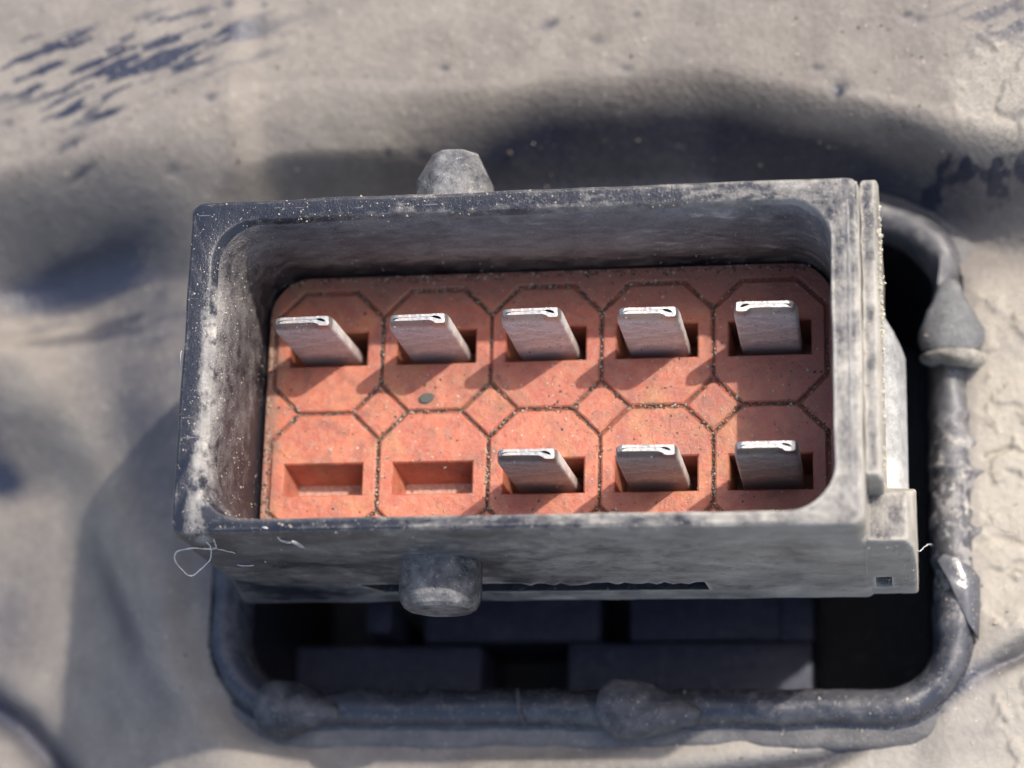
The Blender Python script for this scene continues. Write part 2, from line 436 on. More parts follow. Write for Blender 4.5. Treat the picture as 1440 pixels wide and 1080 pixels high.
def segdist(x, y, P):
    d = np.full(x.shape, 1e9); side = np.zeros(x.shape)
    for (ax, ay), (bx, by) in zip(P[:-1], P[1:]):
        ux, uy = bx - ax, by - ay; L = ux * ux + uy * uy
        t = np.clip(((x - ax) * ux + (y - ay) * uy) / L, 0, 1)
        dd = np.hypot(x - ax - t * ux, y - ay - t * uy)
        sg = np.sign((x - ax) * uy - (y - ay) * ux)
        side = np.where(dd < d, sg, side); d = np.minimum(d, dd)
    return d, side
def rrdist(x, y, x0, x1, y0, y1, r):
    cx, cy, hx, hy = (x0 + x1) / 2, (y0 + y1) / 2, (x1 - x0) / 2 - r, (y1 - y0) / 2 - r
    qx, qy = np.abs(x - cx) - hx, np.abs(y - cy) - hy
    return np.hypot(np.maximum(qx, 0), np.maximum(qy, 0)) + np.minimum(np.maximum(qx, qy), 0) - r

# ------------------------------------------------------------------ the moulded housing behind the connector
BX0, BX1, BY0, BY1, BR = -16.75, 17.9, -12.0, 12.0, 3.6      # centre line of the opening's lip
housing = thing("plastic_housing", (0, 0, -10), "dusty grey moulded plastic housing with ridges round a rectangular opening", "housing")

def axis(lo, a, b, hi, fine, coarse):
    return np.concatenate([np.arange(lo, a, coarse), np.arange(a, b, fine), np.arange(b, hi + coarse, coarse)])
gx = axis(-75, -34, 25, 70, 0.11, 1.2)
gy = axis(-60, -18, 27, 70, 0.11, 1.2)
X, Y = np.meshgrid(gx, gy)
kx = [-75, -30, -22, -18, -12, -8, -5, -2, 2, 6, 10, 14, 18, 24, 70]
def sinterp(x, kx_, ky):                                   # rounded-off piecewise line
    return sum(np.interp(x + o_ * 0.45, kx_, ky) * math.exp(-(o_ / 3.5) ** 2) for o_ in range(-7, 8)) / sum(math.exp(-(o_ / 3.5) ** 2) for o_ in range(-7, 8))
crest = sinterp(X, kx, [13, 14.2, 15.6, 17.5, 18, 17.5, 17.2, 17.4, 17.6, 17.8, 17.0, 16.0, 15.0, 13.6, 11])
foot = sinterp(X, kx, [9, 9.5, 10.2, 8.5, 8.0, 10.5, 11.8, 12.6, 13.0, 13.0, 12.4, 11.8, 10.4, 8.6, 5])
wob = fbm(X * 0.12, Y * 0.12, 3, 2) * 1.0
dB = rrdist(X, Y, BX0, BX1, BY0, BY1, BR)
rise = sst((Y + wob - foot) / (crest - foot))
H = -9.9 + 6.2 * rise + np.clip(Y - crest, 0, 60) * 0.10
H += np.where(Y > crest, 0.9 * np.sin(np.clip((Y - crest) / 7.0, 0, 2) * 1.4), 0) * 1.0
# hollow to the left of the connector, with soft ridges across it
H -= 1.5 * np.exp(-((X + 27) / 7) ** 2 - ((Y - 7.5) / 3.4) ** 2)
H += 0.35 * np.exp(-((Y - 6.8 - 0.1 * (X + 27)) / 0.8) ** 2) * sst((-19.5 - X) / 4)
# the surface falls away to the lower left
H -= 4.5 * sst((-18.6 - X) / 9.0) * sst((6.5 - Y) / 7)
# diagonal rib in the lower left
d, s = segdist(X, Y, [(-32, 9), (-28.3, 5.5), (-26.2, 2.4), (-24.0, -1.3), (-21.4, -5.4), (-18.5, -9.8), (-16.0, -14.3), (-12, -22)])
H += 1.1 * np.exp(-(d / 2.4) ** 2)
d2, s2 = segdist(X, Y, [(-30, 2.5), (-26.8, -1.8), (-23.9, -5.6), (-20.3, -10.8), (-17.6, -16.0), (-15, -24)])
H -= 0.0 * d2
d3, s3 = segdist(X, Y, [(-34, -9), (-29, -12.0), (-25.5, -15.5), (-22, -22)])
H -= 1.3 * np.exp(-(d3 / 0.9) ** 2)
# crease in the lower right
d4, s4 = segdist(X, Y, [(26, -6.5), (20.8, -9.3), (17.5, -10.9), (14.6, -12.6), (11.5, -14.3), (5.0, -15.3), (-4, -16.5)])
H -= 0.85 * np.exp(-(d4 / 0.45) ** 2); H += 0.45 * np.exp(-(((d4 * -s4) + 1.4) / 0.9) ** 2)
# keep the surface under the lip
BZ = -9.3 - 0.1 * sst((-10.5 - Y) / 1.5) + 0.45 * sst((X - 15.5) / 2.0) * sst((11.0 - Y) / 3.0) + 0.95 * sst((-14.8 - X) / 1.6) * sst((Y + 12.5) / 2.5)
H += np.where(dB < 14, (BZ + 9.9), 0) * sst((14 - dB) / 12)
k = sst((dB - 0.6) / 2.2)
H = np.where(dB < 2.8, BZ * (1 - k) + H * k, H)
H += 0.12 * fbm(X * 0.18, Y * 0.18, 11, 2) * sst((dB - 1) / 2)
H += 0.05 * fbm(X * 1.3, Y * 1.3, 21, 4)
# flaking mud on the right
mud = sst((X - 18.6) / 1.2) * sst((9.5 - Y) / 2) * 1.0
mud = np.maximum(mud, sst(1.2 - np.hypot((X - 20.5) / 3.2, (Y - 15.5) / 4.0)) * 1.4 - 0.1)
fl = fbm(X * 0.7, Y * 0.7, 33, 5)
mudc = np.clip(mud, 0, 1)
H += mudc * (0.16 * sst((fl + 0.02) / 0.05) + 0.1 * fbm(X * 3, Y * 3, 37, 3))
# a horizontal crack and scabs on the right
d5, _ = segdist(X, Y, [(19.3, -0.2), (20.4, 0.1), (21.3, -0.2), (24, 0.0)])
H -= 0.30 * np.exp(-((d5 + fbm(X * 1.5, Y * 1.5, 5) * 0.25) / 0.14) ** 2)
d6, _ = segdist(X, Y, [(18.9, -4.3), (20.0, -4.1), (22, -5.0)])
H -= 0.16 * np.exp(-(d6 / 0.18) ** 2)
# dust cover: 1 = dust, 0 = bare black plastic; ridge shade painted in too
dust = np.full(X.shape, 0.96)
dust -= 0.88 * sst((0.9 - rise + 0.3 * fbm(X * 0.15, Y * 0.3, 90, 3)) * 2.6) * sst((X + 11) / 8) * (0.62 + 0.38 * sst((20 - X) / 6)) * sst((Y - 9 - 0.12 * np.maximum(X - 14, 0)) / 2.5)  # ridge slope: bare plastic, darkened further to paint in the slope's shade
st1 = fbm(X * 0.16 + Y * 0.05, Y * 0.9 - X * 0.18, 41, 5)
def blob(cx, cy, ax, ay, rot=0.0):
    c, s_ = math.cos(rot), math.sin(rot)
    u = ((X - cx) * c + (Y - cy) * s_) / ax; v = (-(X - cx) * s_ + (Y - cy) * c) / ay
    return np.exp(-(u * u + v * v))
dust -= 0.95 * blob(-27.5, 10.2, 7.0, 1.2, 0.2)
dust -= 0.45 * sst((st1 + 0.02) / 0.14) * blob(-27, 7.8, 8.5, 3.2, 0.1)
dust -= 0.35 * blob(-22, 8.5, 3.5, 3.0)
dust -= 0.30 * blob(-20, 2.5, 3.5, 7.0) + 0.12 * blob(-24, 4, 6, 4)
dust += 0.35 * np.exp(-(d / 1.3) ** 2)
dust -= 0.75 * blob(-22.3, -7.0, 4.0, 0.8, -1.0)
dust -= 0.35 * blob(-21.5, 1.0, 1.8, 5.5, 0.45)
dust -= 0.9 * blob(-30.6, 0.8, 1.3, 1.0) + 0.7 * blob(-31.3, 3.5, 1.2, 3.0) + 0.5 * blob(-30, -7, 2, 4)
dust -= 0.8 * np.exp(-(d3 / 1.1) ** 2)
scr = fbm(X * 0.42 + Y * 0.1, Y * 2.6 - X * 0.85, 55, 4)
dust -= 1.4 * sst((scr - 0.03) / 0.07) * np.clip(blob(-20.5, 19.6, 5.2, 1.5, 0.12) * 1.6 + blob(-23.5, 17.0, 2.2, 0.9, 0.3) + 0.8 * blob(-27, 19.0, 3.0, 1.6), 0, 1)
dust -= 0.8 * sst((scr - 0.06) / 0.06) * blob(21, 18.8, 3.0, 1.2)
dust -= 0.8 * sst((fbm(X * 0.6, Y * 1.2, 63, 4) - 0.1) / 0.06) * blob(20.0, 12.8, 3.5, 1.3, -0.2)
dust -= 0.75 * np.exp(-(d4 / 0.6) ** 2) + 0.25 * blob(17, -13, 4, 2, 0.4)
dust -= 0.12 * sst((fbm(X * 0.2, Y * 0.35, 71, 3) - 0.05) / 0.25)
dust -= 0.2 * sst((1.3 - dB) / 0.5)
for _ in range(26):                                         # knocks and pits
    px, py = rng.uniform(-31, 23), rng.uniform(12, 23); rr_ = rng.uniform(0.1, 0.3)
    b_ = np.exp(-(((X - px) / (rr_ * 1.7)) ** 2 + ((Y - py) / rr_) ** 2))
    dust -= b_ * rng.uniform(0.3, 0.9); H -= b_ * 0.12
for (px, py, a_, b2) in ((-30.0, 16.2, 0.45, 0.16), (-24.5, 15.0, 0.9, 0.22), (-22.4, 16.4, 0.7, 0.16), (-24.0, 13.8, 0.8, 0.16), (-0.6, 19.9, 0.5, 0.22), (13.0, 15.9, 0.2, 0.22)):
    b_ = np.exp(-(((X - px) / a_) ** 2 + ((Y - py - 0.35 * (X - px)) / b2) ** 2)); dust -= 0.8 * b_; H -= 0.15 * b_
nyy, nxx = X.shape
idx = np.arange(nyy * nxx).reshape(nyy, nxx)
quads = np.stack([idx[:-1, :-1], idx[:-1, 1:], idx[1:, 1:], idx[1:, :-1]], -1).reshape(-1, 4)
inside = (dB < 0.7).ravel()
quads = quads[~inside[quads].all(axis=1)]
used = np.unique(quads); remap = -np.ones(nyy * nxx, np.int64); remap[used] = np.arange(len(used)); quads = remap[quads]
VV = np.stack([X.ravel(), Y.ravel(), H.ravel() + 10], -1)[used] * S
me = bpy.data.meshes.new("moulded_surface")
me.vertices.add(len(VV)); me.vertices.foreach_set("co", VV.ravel())
me.loops.add(quads.size); me.loops.foreach_set("vertex_index", quads.ravel())
me.polygons.add(len(quads)); me.polygons.foreach_set("loop_start", np.arange(0, quads.size, 4)); me.polygons.foreach_set("loop_total", np.full(len(quads), 4))
me.update(calc_edges=True)
me.polygons.foreach_set("use_smooth", [True] * len(quads))
for nm, arr in (("dust", dust), ("mud", mudc)):
    at = me.attributes.new(nm, 'FLOAT', 'POINT'); at.data.foreach_set("value", arr.ravel()[used].astype(np.float32))
me.materials.append(MAT_SURF)
surface = link("moulded_surface", me, housing)
HZ = 10.0   # children of the housing are written with z + 10

def hpart(name, v, f, mat, label=None, ang=40):
    me = mesh_from(name, v, f, mats=[mat], off=(0, 0, -HZ)); recalc(me); smooth_by_angle(me, ang)
    o = link(name, me, housing)
    if label: o["label"] = label
    return o

prof = [(-1.25, -27), (-1.2, -20), (-1.12, -13), (-1.08, -10), (-1.02, -9.2), (-0.85, -8.6), (-0.55, -8.18), (-0.15, -8.0), (0.25, -8.08), (0.55, -8.38), (0.70, -8.8), (0.76, -8.95), (0.9, -9.02), (1.35, -9.12), (1.6, -9.25), (1.75, -9.6), (1.85, -10.7)]
loops = []
for (d_, z_) in prof:
    l = rr(BX0 - d_, BX1 + d_, BY0 - d_, BY1 + d_, max(BR + d_, 0.3), z_, 14, 90)
    nl = []
    for (x, y, z) in l:
        cx, cy = (BX0 + BX1) / 2, (BY0 + BY1) / 2
        n = mn.noise(Vector((x * 0.45, y * 0.45, 3))) * 0.16 + mn.noise(Vector((x * 1.6, y * 1.6, z))) * 0.06
        crust = max(0.0, min(1.0, (x - 16) / 1.0)) * max(0.0, min(1.0, (3.2 - y) / 1.5)) * max(0.0, min(1.0, (y + 9) / 3))
        n += crust * (max(0, mn.noise(Vector((x * 1.8, y * 1.8, z * 1.5 + 9)))) * 0.38)
        # a waist under the nub on the right and a pinch above it
        if x > 15: n += -0.42 * math.exp(-((y - 8.3) / 1.1) ** 2)
        w_ = 1.0 if z > -10.3 and z > -12 else 0.3
        dx, dy = x - cx, y - cy
        q = math.hypot(dx / 17, dy / 12) or 1
        ux, uy = (dx / 17 / q, dy / 12 / q)
        if abs(abs(dx) - 17) < abs(abs(dy) - 12): uy *= .2
        else: ux *= .2
        nl.append((x + ux * n * w_ * (1 if d_ > -0.3 else -1), y + uy * n * w_ * (1 if d_ > -0.3 else -1), z + (n * 0.8 if -9.5 < z else 0)))
    loops.append(nl)
v, f = loft(loops)
lip = hpart("opening_lip", v, f, MAT_LIP, "rounded black lip round the opening, crusted with pale dirt on the right", 70)
lip.data.materials.append(MAT_DEEP); lip.data.materials.append(MAT_LEDGE)
for p in lip.data.polygons:
    if p.center.z / S - HZ < -10.6: p.material_index = 1  # deep inner wall takes the dark recess colour in place of shade
    elif rrdist(np.array(p.center.x / S), np.array(p.center.y / S), BX0, BX1, BY0, BY1, BR) > 0.92: p.material_index = 2
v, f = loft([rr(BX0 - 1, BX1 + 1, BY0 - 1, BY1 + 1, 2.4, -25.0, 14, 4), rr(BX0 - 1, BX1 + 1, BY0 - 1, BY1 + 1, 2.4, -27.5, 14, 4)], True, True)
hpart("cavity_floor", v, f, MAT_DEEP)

MAT_NUBG = plastic("grey_nub_plastic", bias=0.62, contrast=1.2, dust=(0.30, 0.30, 0.29), rough=0.5)
MAT_NUB = plastic("nub_plastic", mbump=0.03, fine=0.2, bias=0.16, contrast=2.0, dust=(0.26, 0.25, 0.25), rough=0.5)
def nub(cx, cy, ang, L, R, label, z=-8.5):
    """teardrop of moulded plastic: blunt, slanted fat end, long taper"""
    ts = [0, 0.02, 0.06, 0.13, 0.22, 0.34, 0.47, 0.6, 0.72, 0.84, 0.94, 1.0]
    rs = [0.0, 0.72, 0.88, 0.97, 1.0, 0.97, 0.86, 0.70, 0.54, 0.42, 0.34, 0.2]
    loops = []; c, s_ = math.cos(ang), math.sin(ang); n = 28
    for t, r_ in zip(ts, rs):
        l = []
        for k in range(n):
            a = 2 * math.pi * k / n
            v_ = math.cos(a) * R * r_; h = math.sin(a) * R * r_ * 0.92
            u_ = t * L - 0.12 * R * math.sin(a) * (1 - t) * 2.2 * (r_ > 0)
            nn = mn.noise(Vector((u_ * 1.2 + cx, v_ * 1.2, h * 1.2))) * 0.12
            l.append((cx + c * u_ - s_ * (v_ * (1 + nn)), cy + s_ * u_ + c * (v_ * (1 + nn)), z + h * (1 + nn)))
        loops.append(l)
    v, f = loft(loops, True, True)
    return hpart("lip_nub", v, f, MAT_LIP if False else (MAT_NUBG if cx > 10 else MAT_NUB), label, 50)
nub(17.95, 4.4, math.radians(91), 3.7, 1.52, "teardrop nub with a cream crust under its blunt end, on the right of the lip", -7.95)
nub(-14.35, -12.0, math.radians(-3), 3.6, 1.36, "teardrop nub at the left corner of the lower lip", -8.0)
nub(1.8, -12.0, math.radians(-5), 4.4, 1.42, "teardrop nub near the middle of the lower lip", -8.0)
# cream crust under the right nub
Lc = []
for u_, k_ in ((-0.62, 0.5), (-0.55, 0.86), (-0.3, 1.0), (0.0, 1.02), (0.12, 0.8)):
    Lc.append([(17.97 + 1.50 * k_ * math.cos(q) * (1 + 0.08 * mn.noise(Vector((math.cos(q) * 2, math.sin(q) * 2, u_ * 3)))), 4.38 + u_ * (0.40 + 0.60 * max(0.0, math.cos(q - 0.6))), -8.0 + 1.42 * k_ * math.sin(q)) for q in [2 * math.pi * i / 28 for i in range(28)]])
v, f = loft(Lc, True, True)
hpart("dirt_crust", v, f, MAT_CRUST, "cream dirt packed under the nub on the right", 80)
# short moulding marks on the lower lip, and a torn flap on the right of the lip
for x_ in (-2.3,):
    v, f = tube(spline([(x_, -11.1, -7.95), (x_ + 0.1, -11.7, -7.75), (x_ + 0.15, -12.3, -7.95), (x_ + 0.4, -12.9, -8.5)], 4), 0.07, 6, 0.2)
    hpart("moulding_mark", v, f, MAT_NUB)
def flap():
    P = [(17.0, -4.0), (17.3, -3.75), (17.9, -3.95), (18.5, -4.3), (18.9, -4.75), (18.85, -6.3), (18.75, -7.6), (18.3, -6.9), (17.9, -6.0), (17.5, -5.0)]
    v = []; f = []; n = len(P)
    for k, zz in ((0, -7.86), (1, -8.35)):
        for (x, y) in [(a_, b_ - 1.3) for a_, b_ in P]: v.append((x, y, zz - 0.35 * ((x - 17.9) ** 2) * 1.1 + (0.22 if x < 17.6 and k == 0 else 0)))
    v.append((18.3, -6.5, -7.72)); 
    for i in range(n):
        j = (i + 1) % n; f.append((i, j, n + j, n + i)); f.append((i, j, 2 * n))
    f.append(tuple(range(n, 2 * n)))
    return v, f
MAT_GLOSS = plastic("bare_glossy_plastic", bias=0.0, contrast=1.2, rough=0.12, base=(0.07, 0.072, 0.08), grit=0.005, mbump=0.02, fine=0.1, dust=(0.45, 0.44, 0.43))
v, f = flap(); fo = hpart("torn_flap", v, f, MAT_GLOSS, "smooth shiny torn flap on the right of the lip", 60)
# things moulded in the depth of the opening
def hbox(name, x0, x1, y0, y1, z0, z1, bev=0.25, label=None):
    me = box_mesh(name, x0, x1, y0, y1, z0 + HZ, z1 + HZ, MAT_BLOCK, bev); smooth_by_angle(me, 30)
    o = link(name, me, housing)
    if label: o["label"] = label
hbox("inner_ledge", -15.6, -5.8, -9.9, -7.35, -24.9, -17.6)
hbox("inner_ledge", -1.4, 10.85, -9.9, -7.25, -24.9, -17.6)
hbox("inner_block", -9.1, 0.1, -7.0, -2.0, -24.9, -18.6)
hbox("inner_block", 1.6, 10.8, -7.0, -2.0, -24.9, -18.6)
hbox("inner_post", -11.7, -10.3, -6.9, -5.2, -24.9, -16.5, 0.35)
hbox("inner_rib", 9.3, 10.9, -7.1, -3.0, -24.9, -18.3, 0.1)

# ------------------------------------------------------------------ connector
conn = thing("electrical_connector", (0, 0, 0), "black plastic ten way connector socket with red insert and eight metal blades", "connector")
NC, NS = 10, 40
OX0, OX1, OY0, OY1 = -14.38, 14.2, -7.36, 7.50
def wobble(l, a=0.05, fq=0.5):
    return [(x + a * mn.noise(Vector((x * fq, y * fq, z + 1))), y + a * mn.noise(Vector((x * fq, y * fq, z + 20))), z + a * 0.5 * mn.noise(Vector((x * fq * 2, y * fq * 2, z + 40)))) for (x, y, z) in l]
L = []
for (e, r, z) in ((-0.10, 0.45, -5.5), (0.0, 0.45, -1.0), (0.0, 0.45, 4.6), (0.0, 0.45, 4.75), (0.06, 0.5, 4.95), (0.06, 0.5, 7.2), (0.09, 0.5, 7.55), (0.16, 0.5, 7.74), (0.28, 0.5, 7.82)):
    L.append(wobble(rr(OX0 + e - (0.55 if z < -5 else 0.0), OX1 - e, OY0 + e, OY1 - e, r, z, NC, NS)))
for (x0, x1, y0, y1, r, z) in ((-13.36, 13.0, -6.72, 6.62, 1.9, 7.84), (-13.22, 12.97, -6.66, 6.52, 1.9, 7.80), (-12.95, 12.93, -6.60, 6.36, 1.9, 7.5), (-12.74, 12.9, -6.58, 6.24, 1.9, 6.8),
                               (-12.72, 12.9, -6.57, 6.32, 1.9, 4.0), (-12.80, 12.9, -6.56, 6.48, 1.95, 1.4), (-12.9, 12.9, -6.55, 6.60, 1.95, 0.6), (-12.9, 12.9, -6.55, 6.60, 1.95, -4.3)):
    L.append(wobble(rr(x0, x1, y0, y1, r, z, NC, NS), 0.05))
v, f = loft(L, True, True)
me = mesh_from("shell", v, f, mats=[MAT_SHELL, MAT_INNER]); recalc(me); smooth_by_angle(me, 28)
bm = bmesh.new(); bm.from_mesh(me)
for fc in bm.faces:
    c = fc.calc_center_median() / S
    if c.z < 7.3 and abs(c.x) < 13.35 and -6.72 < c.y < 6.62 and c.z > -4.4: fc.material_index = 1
bm.to_mesh(me); bm.free()
shell = link("shell", me)
# the long slot with a toothed upper edge, low in the lower wall
cut = bmesh.new()
xs = [-8.6 + i * (15.5 / 44) for i in range(45)]
top = [(-8.6, -2.15)]
for i, x in enumerate(xs[1:-1]):
    tooth = 0.0 if x < -1 else random.choice((0, 0.1, 0.35, 0.45, 0.6))
    tooth *= 0.75
    top.append((x, -2.15 - tooth))
top.append((6.9, -2.2))
pol = [(-7.7, -3.75), (7.0, -3.75)] + top[::-1]
vb = [cut.verts.new((x * S, -8.0 * S, z * S)) for x, z in pol]; vt = [cut.verts.new((x * S, -6.62 * S, z * S)) for x, z in pol]
cut.faces.new(vb); cut.faces.new(vt[::-1])
for i in range(len(pol)): j = (i + 1) % len(pol); cut.faces.new((vb[i], vt[i], vt[j], vb[j]))
bmesh.ops.recalc_face_normals(cut, faces=cut.faces)
cm = bpy.data.meshes.new("cutter"); cut.to_mesh(cm); cut.free()
cm.materials.append(MAT_DEEP)
shell.data.materials.append(MAT_DEEP)
boolean_cut(shell, [cm])
for p in shell.data.polygons:
    c = p.center / S
    if -7.27 < c.y < -6.60 and -3.9 < c.z < -1.9 and -8.8 < c.x < 7.1: p.material_index = 2  # inside of the slot darkened by colour, standing in for its shade
smooth_by_angle(shell.data, 28)
shell.parent = conn

def cpart(name, v, f, mat, label=None, ang=35, parent=conn, off=(0, 0, 0), smooth=True, loc=None):
    me = mesh_from(name, v, f, mats=[mat] if not isinstance(mat, list) else mat, off=off); recalc(me)
    if smooth: smooth_by_angle(me, ang)
    o = link(name, me, parent, loc)
    if label: o["label"] = label
    return o
# rail down the right side of the rim
Ls = []
for (e, r, z) in ((0, 0.15, -5.5), (0, 0.15, 6.7), (0.05, 0.15, 7.2), (0.18, 0.12, 7.4)):
    Ls.append(wobble(rr(14.12 + e * 0.3, 14.86 - e, -5.3 + e, 7.45 - e, r, z, 4, 40), 0.05, 1.3))
v, f = loft(Ls, True, True); cpart("side_rail", v, f, MAT_SHELL, None, 40)
# thin raised lines on the rim
for nm, pts, r_ in (("rim_line", [(-13.92, 3.5, 7.70), (-13.95, -0.5, 7.70), (-13.85, -4.5, 7.69), (-13.72, -6.95, 7.66), (-13.1, -7.0, 7.67), (-12.0, -7.0, 7.67)], 0.045),
                    ("rim_line", [(13.62, 6.4, 7.8), (13.66, 3, 7.8), (13.62, -2, 7.8), (13.66, -6.6, 7.78)], 0.07)):
    P = [Vector(p) for p in pts]; q = []
    for a, b in zip(P[:-1], P[1:]): q += [a.lerp(b, k / 8) for k in range(8)]
    q.append(P[-1]); v, f = tube(q, r_, 6, 0.3); cpart(nm, v, f, MAT_PEG, None, 80)
# corner lug with a square hole
Lg = [wobble(rr(x0, x1, y0, y1, 0.12, z, 3, 10), 0.05, 1.1) for (x0, x1, y0, y1, z) in
      ((13.9, 16.12, -7.30, -3.3, -5.5), (13.9, 16.1, -7.33, -3.9, 0.0), (13.9, 15.98, -7.34, -4.9, 3.6), (13.9, 15.85, -7.28, -5.05, 4.3), (14.0, 15.7, -7.15, -5.2, 4.5))]
v, f = loft(Lg, True, True)
me = mesh_from("corner_lug", v, f, mats=[MAT_SHELL]); recalc(me)
lug = link("corner_lug", me)
boolean_cut(lug, [box_mesh("cutter", 14.3, 15.0, -8, -5.8, -4.15, -1.9)])
smooth_by_angle(lug.data, 30); lug.parent = conn
# slanted latch on the right flank
prof_l = [(14.6, -5.5), (15.78, -5.5), (15.80, -4.3), (15.70, -3.5), (15.50, -2.85), (15.22, -2.35), (14.9, -2.05), (14.6, -1.95)]
Ll = []
for y_, k_ in ((4.95, 0.15), (4.85, 0.3), (4.3, 0.62), (3.7, 0.86), (3.2, 1.0), (1.0, 1.0), (-1.0, 1.0), (-3.0, 1.0), (-4.6, 1.0)):
    Ll.append([(14.6 + (x - 14.6) * k_, y_ + 0.03 * mn.noise(Vector((x * 2, y_, z))), z) for x, z in prof_l])
v, f = loft(Ll, True, True)
me = mesh_from("side_latch", v, f, mats=[MAT_LATCH]); recalc(me); smooth_by_angle(me, 45)
link("side_latch", me, conn)

me = box_mesh("rear_body_blocker", -13.0, 14.9, -5.4, 6.5, -13.0, -5.45, MAT_DEEP, 0.3); smooth_by_angle(me, 30); link("rear_body_blocker", me, conn)  # hidden rear of the connector, added to block sun leaking into the cavity

def peg(x, y0, y1, z, R, label, oct_=1.0, prof_=((0.0, 1.0), (0.62, 1.0), (0.94, 0.70), (1.0, 0.64))):
    """stub with a chamfered, roughly eight-sided end; its axis runs along y"""
    sg = 1 if y1 > y0 else -1; n = 40; loops = []
    for t, k in prof_:
        l = []
        for i in range(n):
            a = 2 * math.pi * i / n
            o8 = math.cos(math.pi / 8) / math.cos(((a + math.pi / 8) % (math.pi / 4)) - math.pi / 8)
            r_ = R * k * (1 - 0.97 * oct_ * (1 - o8) - 0.03)
            nn = 1 + 0.03 * mn.noise(Vector((math.cos(a) * 2 + x, t * 3, math.sin(a) * 2 + y1)))
            l.append((x + r_ * nn * math.cos(a), y0 + (y1 - y0) * t, z + r_ * nn * math.sin(a)))
        loops.append(l)
    v, f = loft(loops, True, True); return cpart("round_peg", v, f, MAT_PEG, label, 25)
peg(-3.55, 7.2, 10.5, 3.9, 1.82, "stub peg on the upper wall of the connector")
peg(-3.95, -7.2, -9.45, 2.2, 1.86, "stub peg on the lower wall of the connector", 0.3, ((0.0, 1.0), (0.72, 1.0), (0.84, 0.97), (0.95, 0.88), (1.0, 0.77)))

# ---- red insert
base_h = 6.48
ins_shell = []
OCTW, CUT = 5.0, 1.28
BX = 12.45
def octagon(cx, y0, y1):
    x0, x1 = cx - 2.5, cx + 2.5
    c = CUT
    return [(x0 + c, y0), (x1 - c, y0), (x1, y0 + c), (x1, y1 - c), (x1 - c, y1), (x0 + c, y1), (x0, y1 - c), (x0, y0 + c)]
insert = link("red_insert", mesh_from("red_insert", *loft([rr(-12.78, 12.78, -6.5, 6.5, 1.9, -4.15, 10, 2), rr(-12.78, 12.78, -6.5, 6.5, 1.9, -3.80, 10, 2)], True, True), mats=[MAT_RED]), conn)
insert["label"] = "orange red plastic insert with eight sided cells"
GW, CH = 0.08, 0.085
def ring(A, B, base):
    """quads between two loops of equal length, indices offset"""
    n = len(A); return [(base[0] + i, base[0] + (i + 1) % n, base[1] + (i + 1) % n, base[1] + i) for i in range(n)]
def cell_mesh(P, slot, depth):
    """outer polygon P (absolute, mm); slot rectangle or None"""
    V = []; F = []; M = []
    def add(loop, z):
        b = len(V); V.extend([(p[0], p[1], z) for p in loop]); return b
    n = len(P)
    o0 = offset_poly(P, 0.0); o1 = offset_poly(P, GW); o2 = offset_poly(P, GW + CH)
    a = add(o0, -0.7); b = add(o0, -0.15); c = add(o1, -0.15); d = add(o1, -CH * 0.8); e = add(o2, 0.0)
    for (p, q, mt) in ((a, b, 1), (b, c, 1), (c, d, 1), (d, e, 0)):
        for i in range(n): j = (i + 1) % n; F.append((p + i, p + j, q + j, q + i)); M.append(mt)
    if slot:
        x0, x1, y0, y1 = slot
        r0 = [(x0 - .07, y0 - .07), (x1 + .07, y0 - .07), (x1 + .07, y1 + .07), (x0 - .07, y1 + .07)]
        r1 = [(x0, y0), (x1, y0), (x1, y1), (x0, y1)]
        t = 0.24 if depth < 3 else 0.05
        tt = 0.5 if depth < 3 else 0.02
        r2 = [(x0 + t, y0 + 0.05), (x1 - 0.03, y0 + 0.05), (x1 - 0.03, y1 - tt), (x0 + t, y1 - tt)]
        f0 = add(r0, 0.0); f1 = add(r1, -0.08); f2 = add(r2, -depth)
        for (p, q) in ((f0, f1), (f1, f2)):
            for i in range(4): j = (i + 1) % 4; F.append((p + i, p + j, q + j, q + i)); M.append(0)
        F.append((f2, f2 + 1, f2 + 2, f2 + 3)); M.append(2 if depth < 3 else 1)
        poly = [Vector((*p, 0)) for p in o2]; hole = [Vector((*p, 0)) for p in r0][::-1]
        ids = [e + i for i in range(n)] + [f0 + i for i in range(4)][::-1]
        for tri in tessellate_polygon([poly, hole]): F.append(tuple(ids[k] for k in tri)); M.append(0)
    else:
        F.append(tuple(e + i for i in range(n))); M.append(0)
    return V, F, M
rows = ((0.02, 5.74, 3.04), (-5.74, 0.02, -3.04))
empty = {(1, 0), (1, 1)}
for r_, (y0, y1, ys) in enumerate(rows):
    for c_ in range(5):
        cx = (c_ - 2) * 4.98
        is_e = (r_, c_) in empty
        P = octagon(cx, y0, y1)
        P = [(p[0] * 1, p[1]) for p in P]
        hh = 0.71 if is_e else 0.78
        slot = (cx - 1.8, cx + 1.8, ys - hh, ys + hh)
        V, F, M = cell_mesh(P, slot, 1.95 if is_e else 3.6)
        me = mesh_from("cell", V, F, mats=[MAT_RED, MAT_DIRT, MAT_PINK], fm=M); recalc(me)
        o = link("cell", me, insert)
        if is_e: o["label"] = "cell with an empty slot"
for c_ in range(4):
    cx = (c_ - 1.5) * 4.98
    P = [(cx, 0.02 - CUT), (cx + CUT, 0.02), (cx, 0.02 + CUT), (cx - CUT, 0.02)]
    V, F, M = cell_mesh(P, None, 0); me = mesh_from("diamond", V, F, mats=[MAT_RED, MAT_DIRT], fm=M); recalc(me); link("diamond", me, insert)
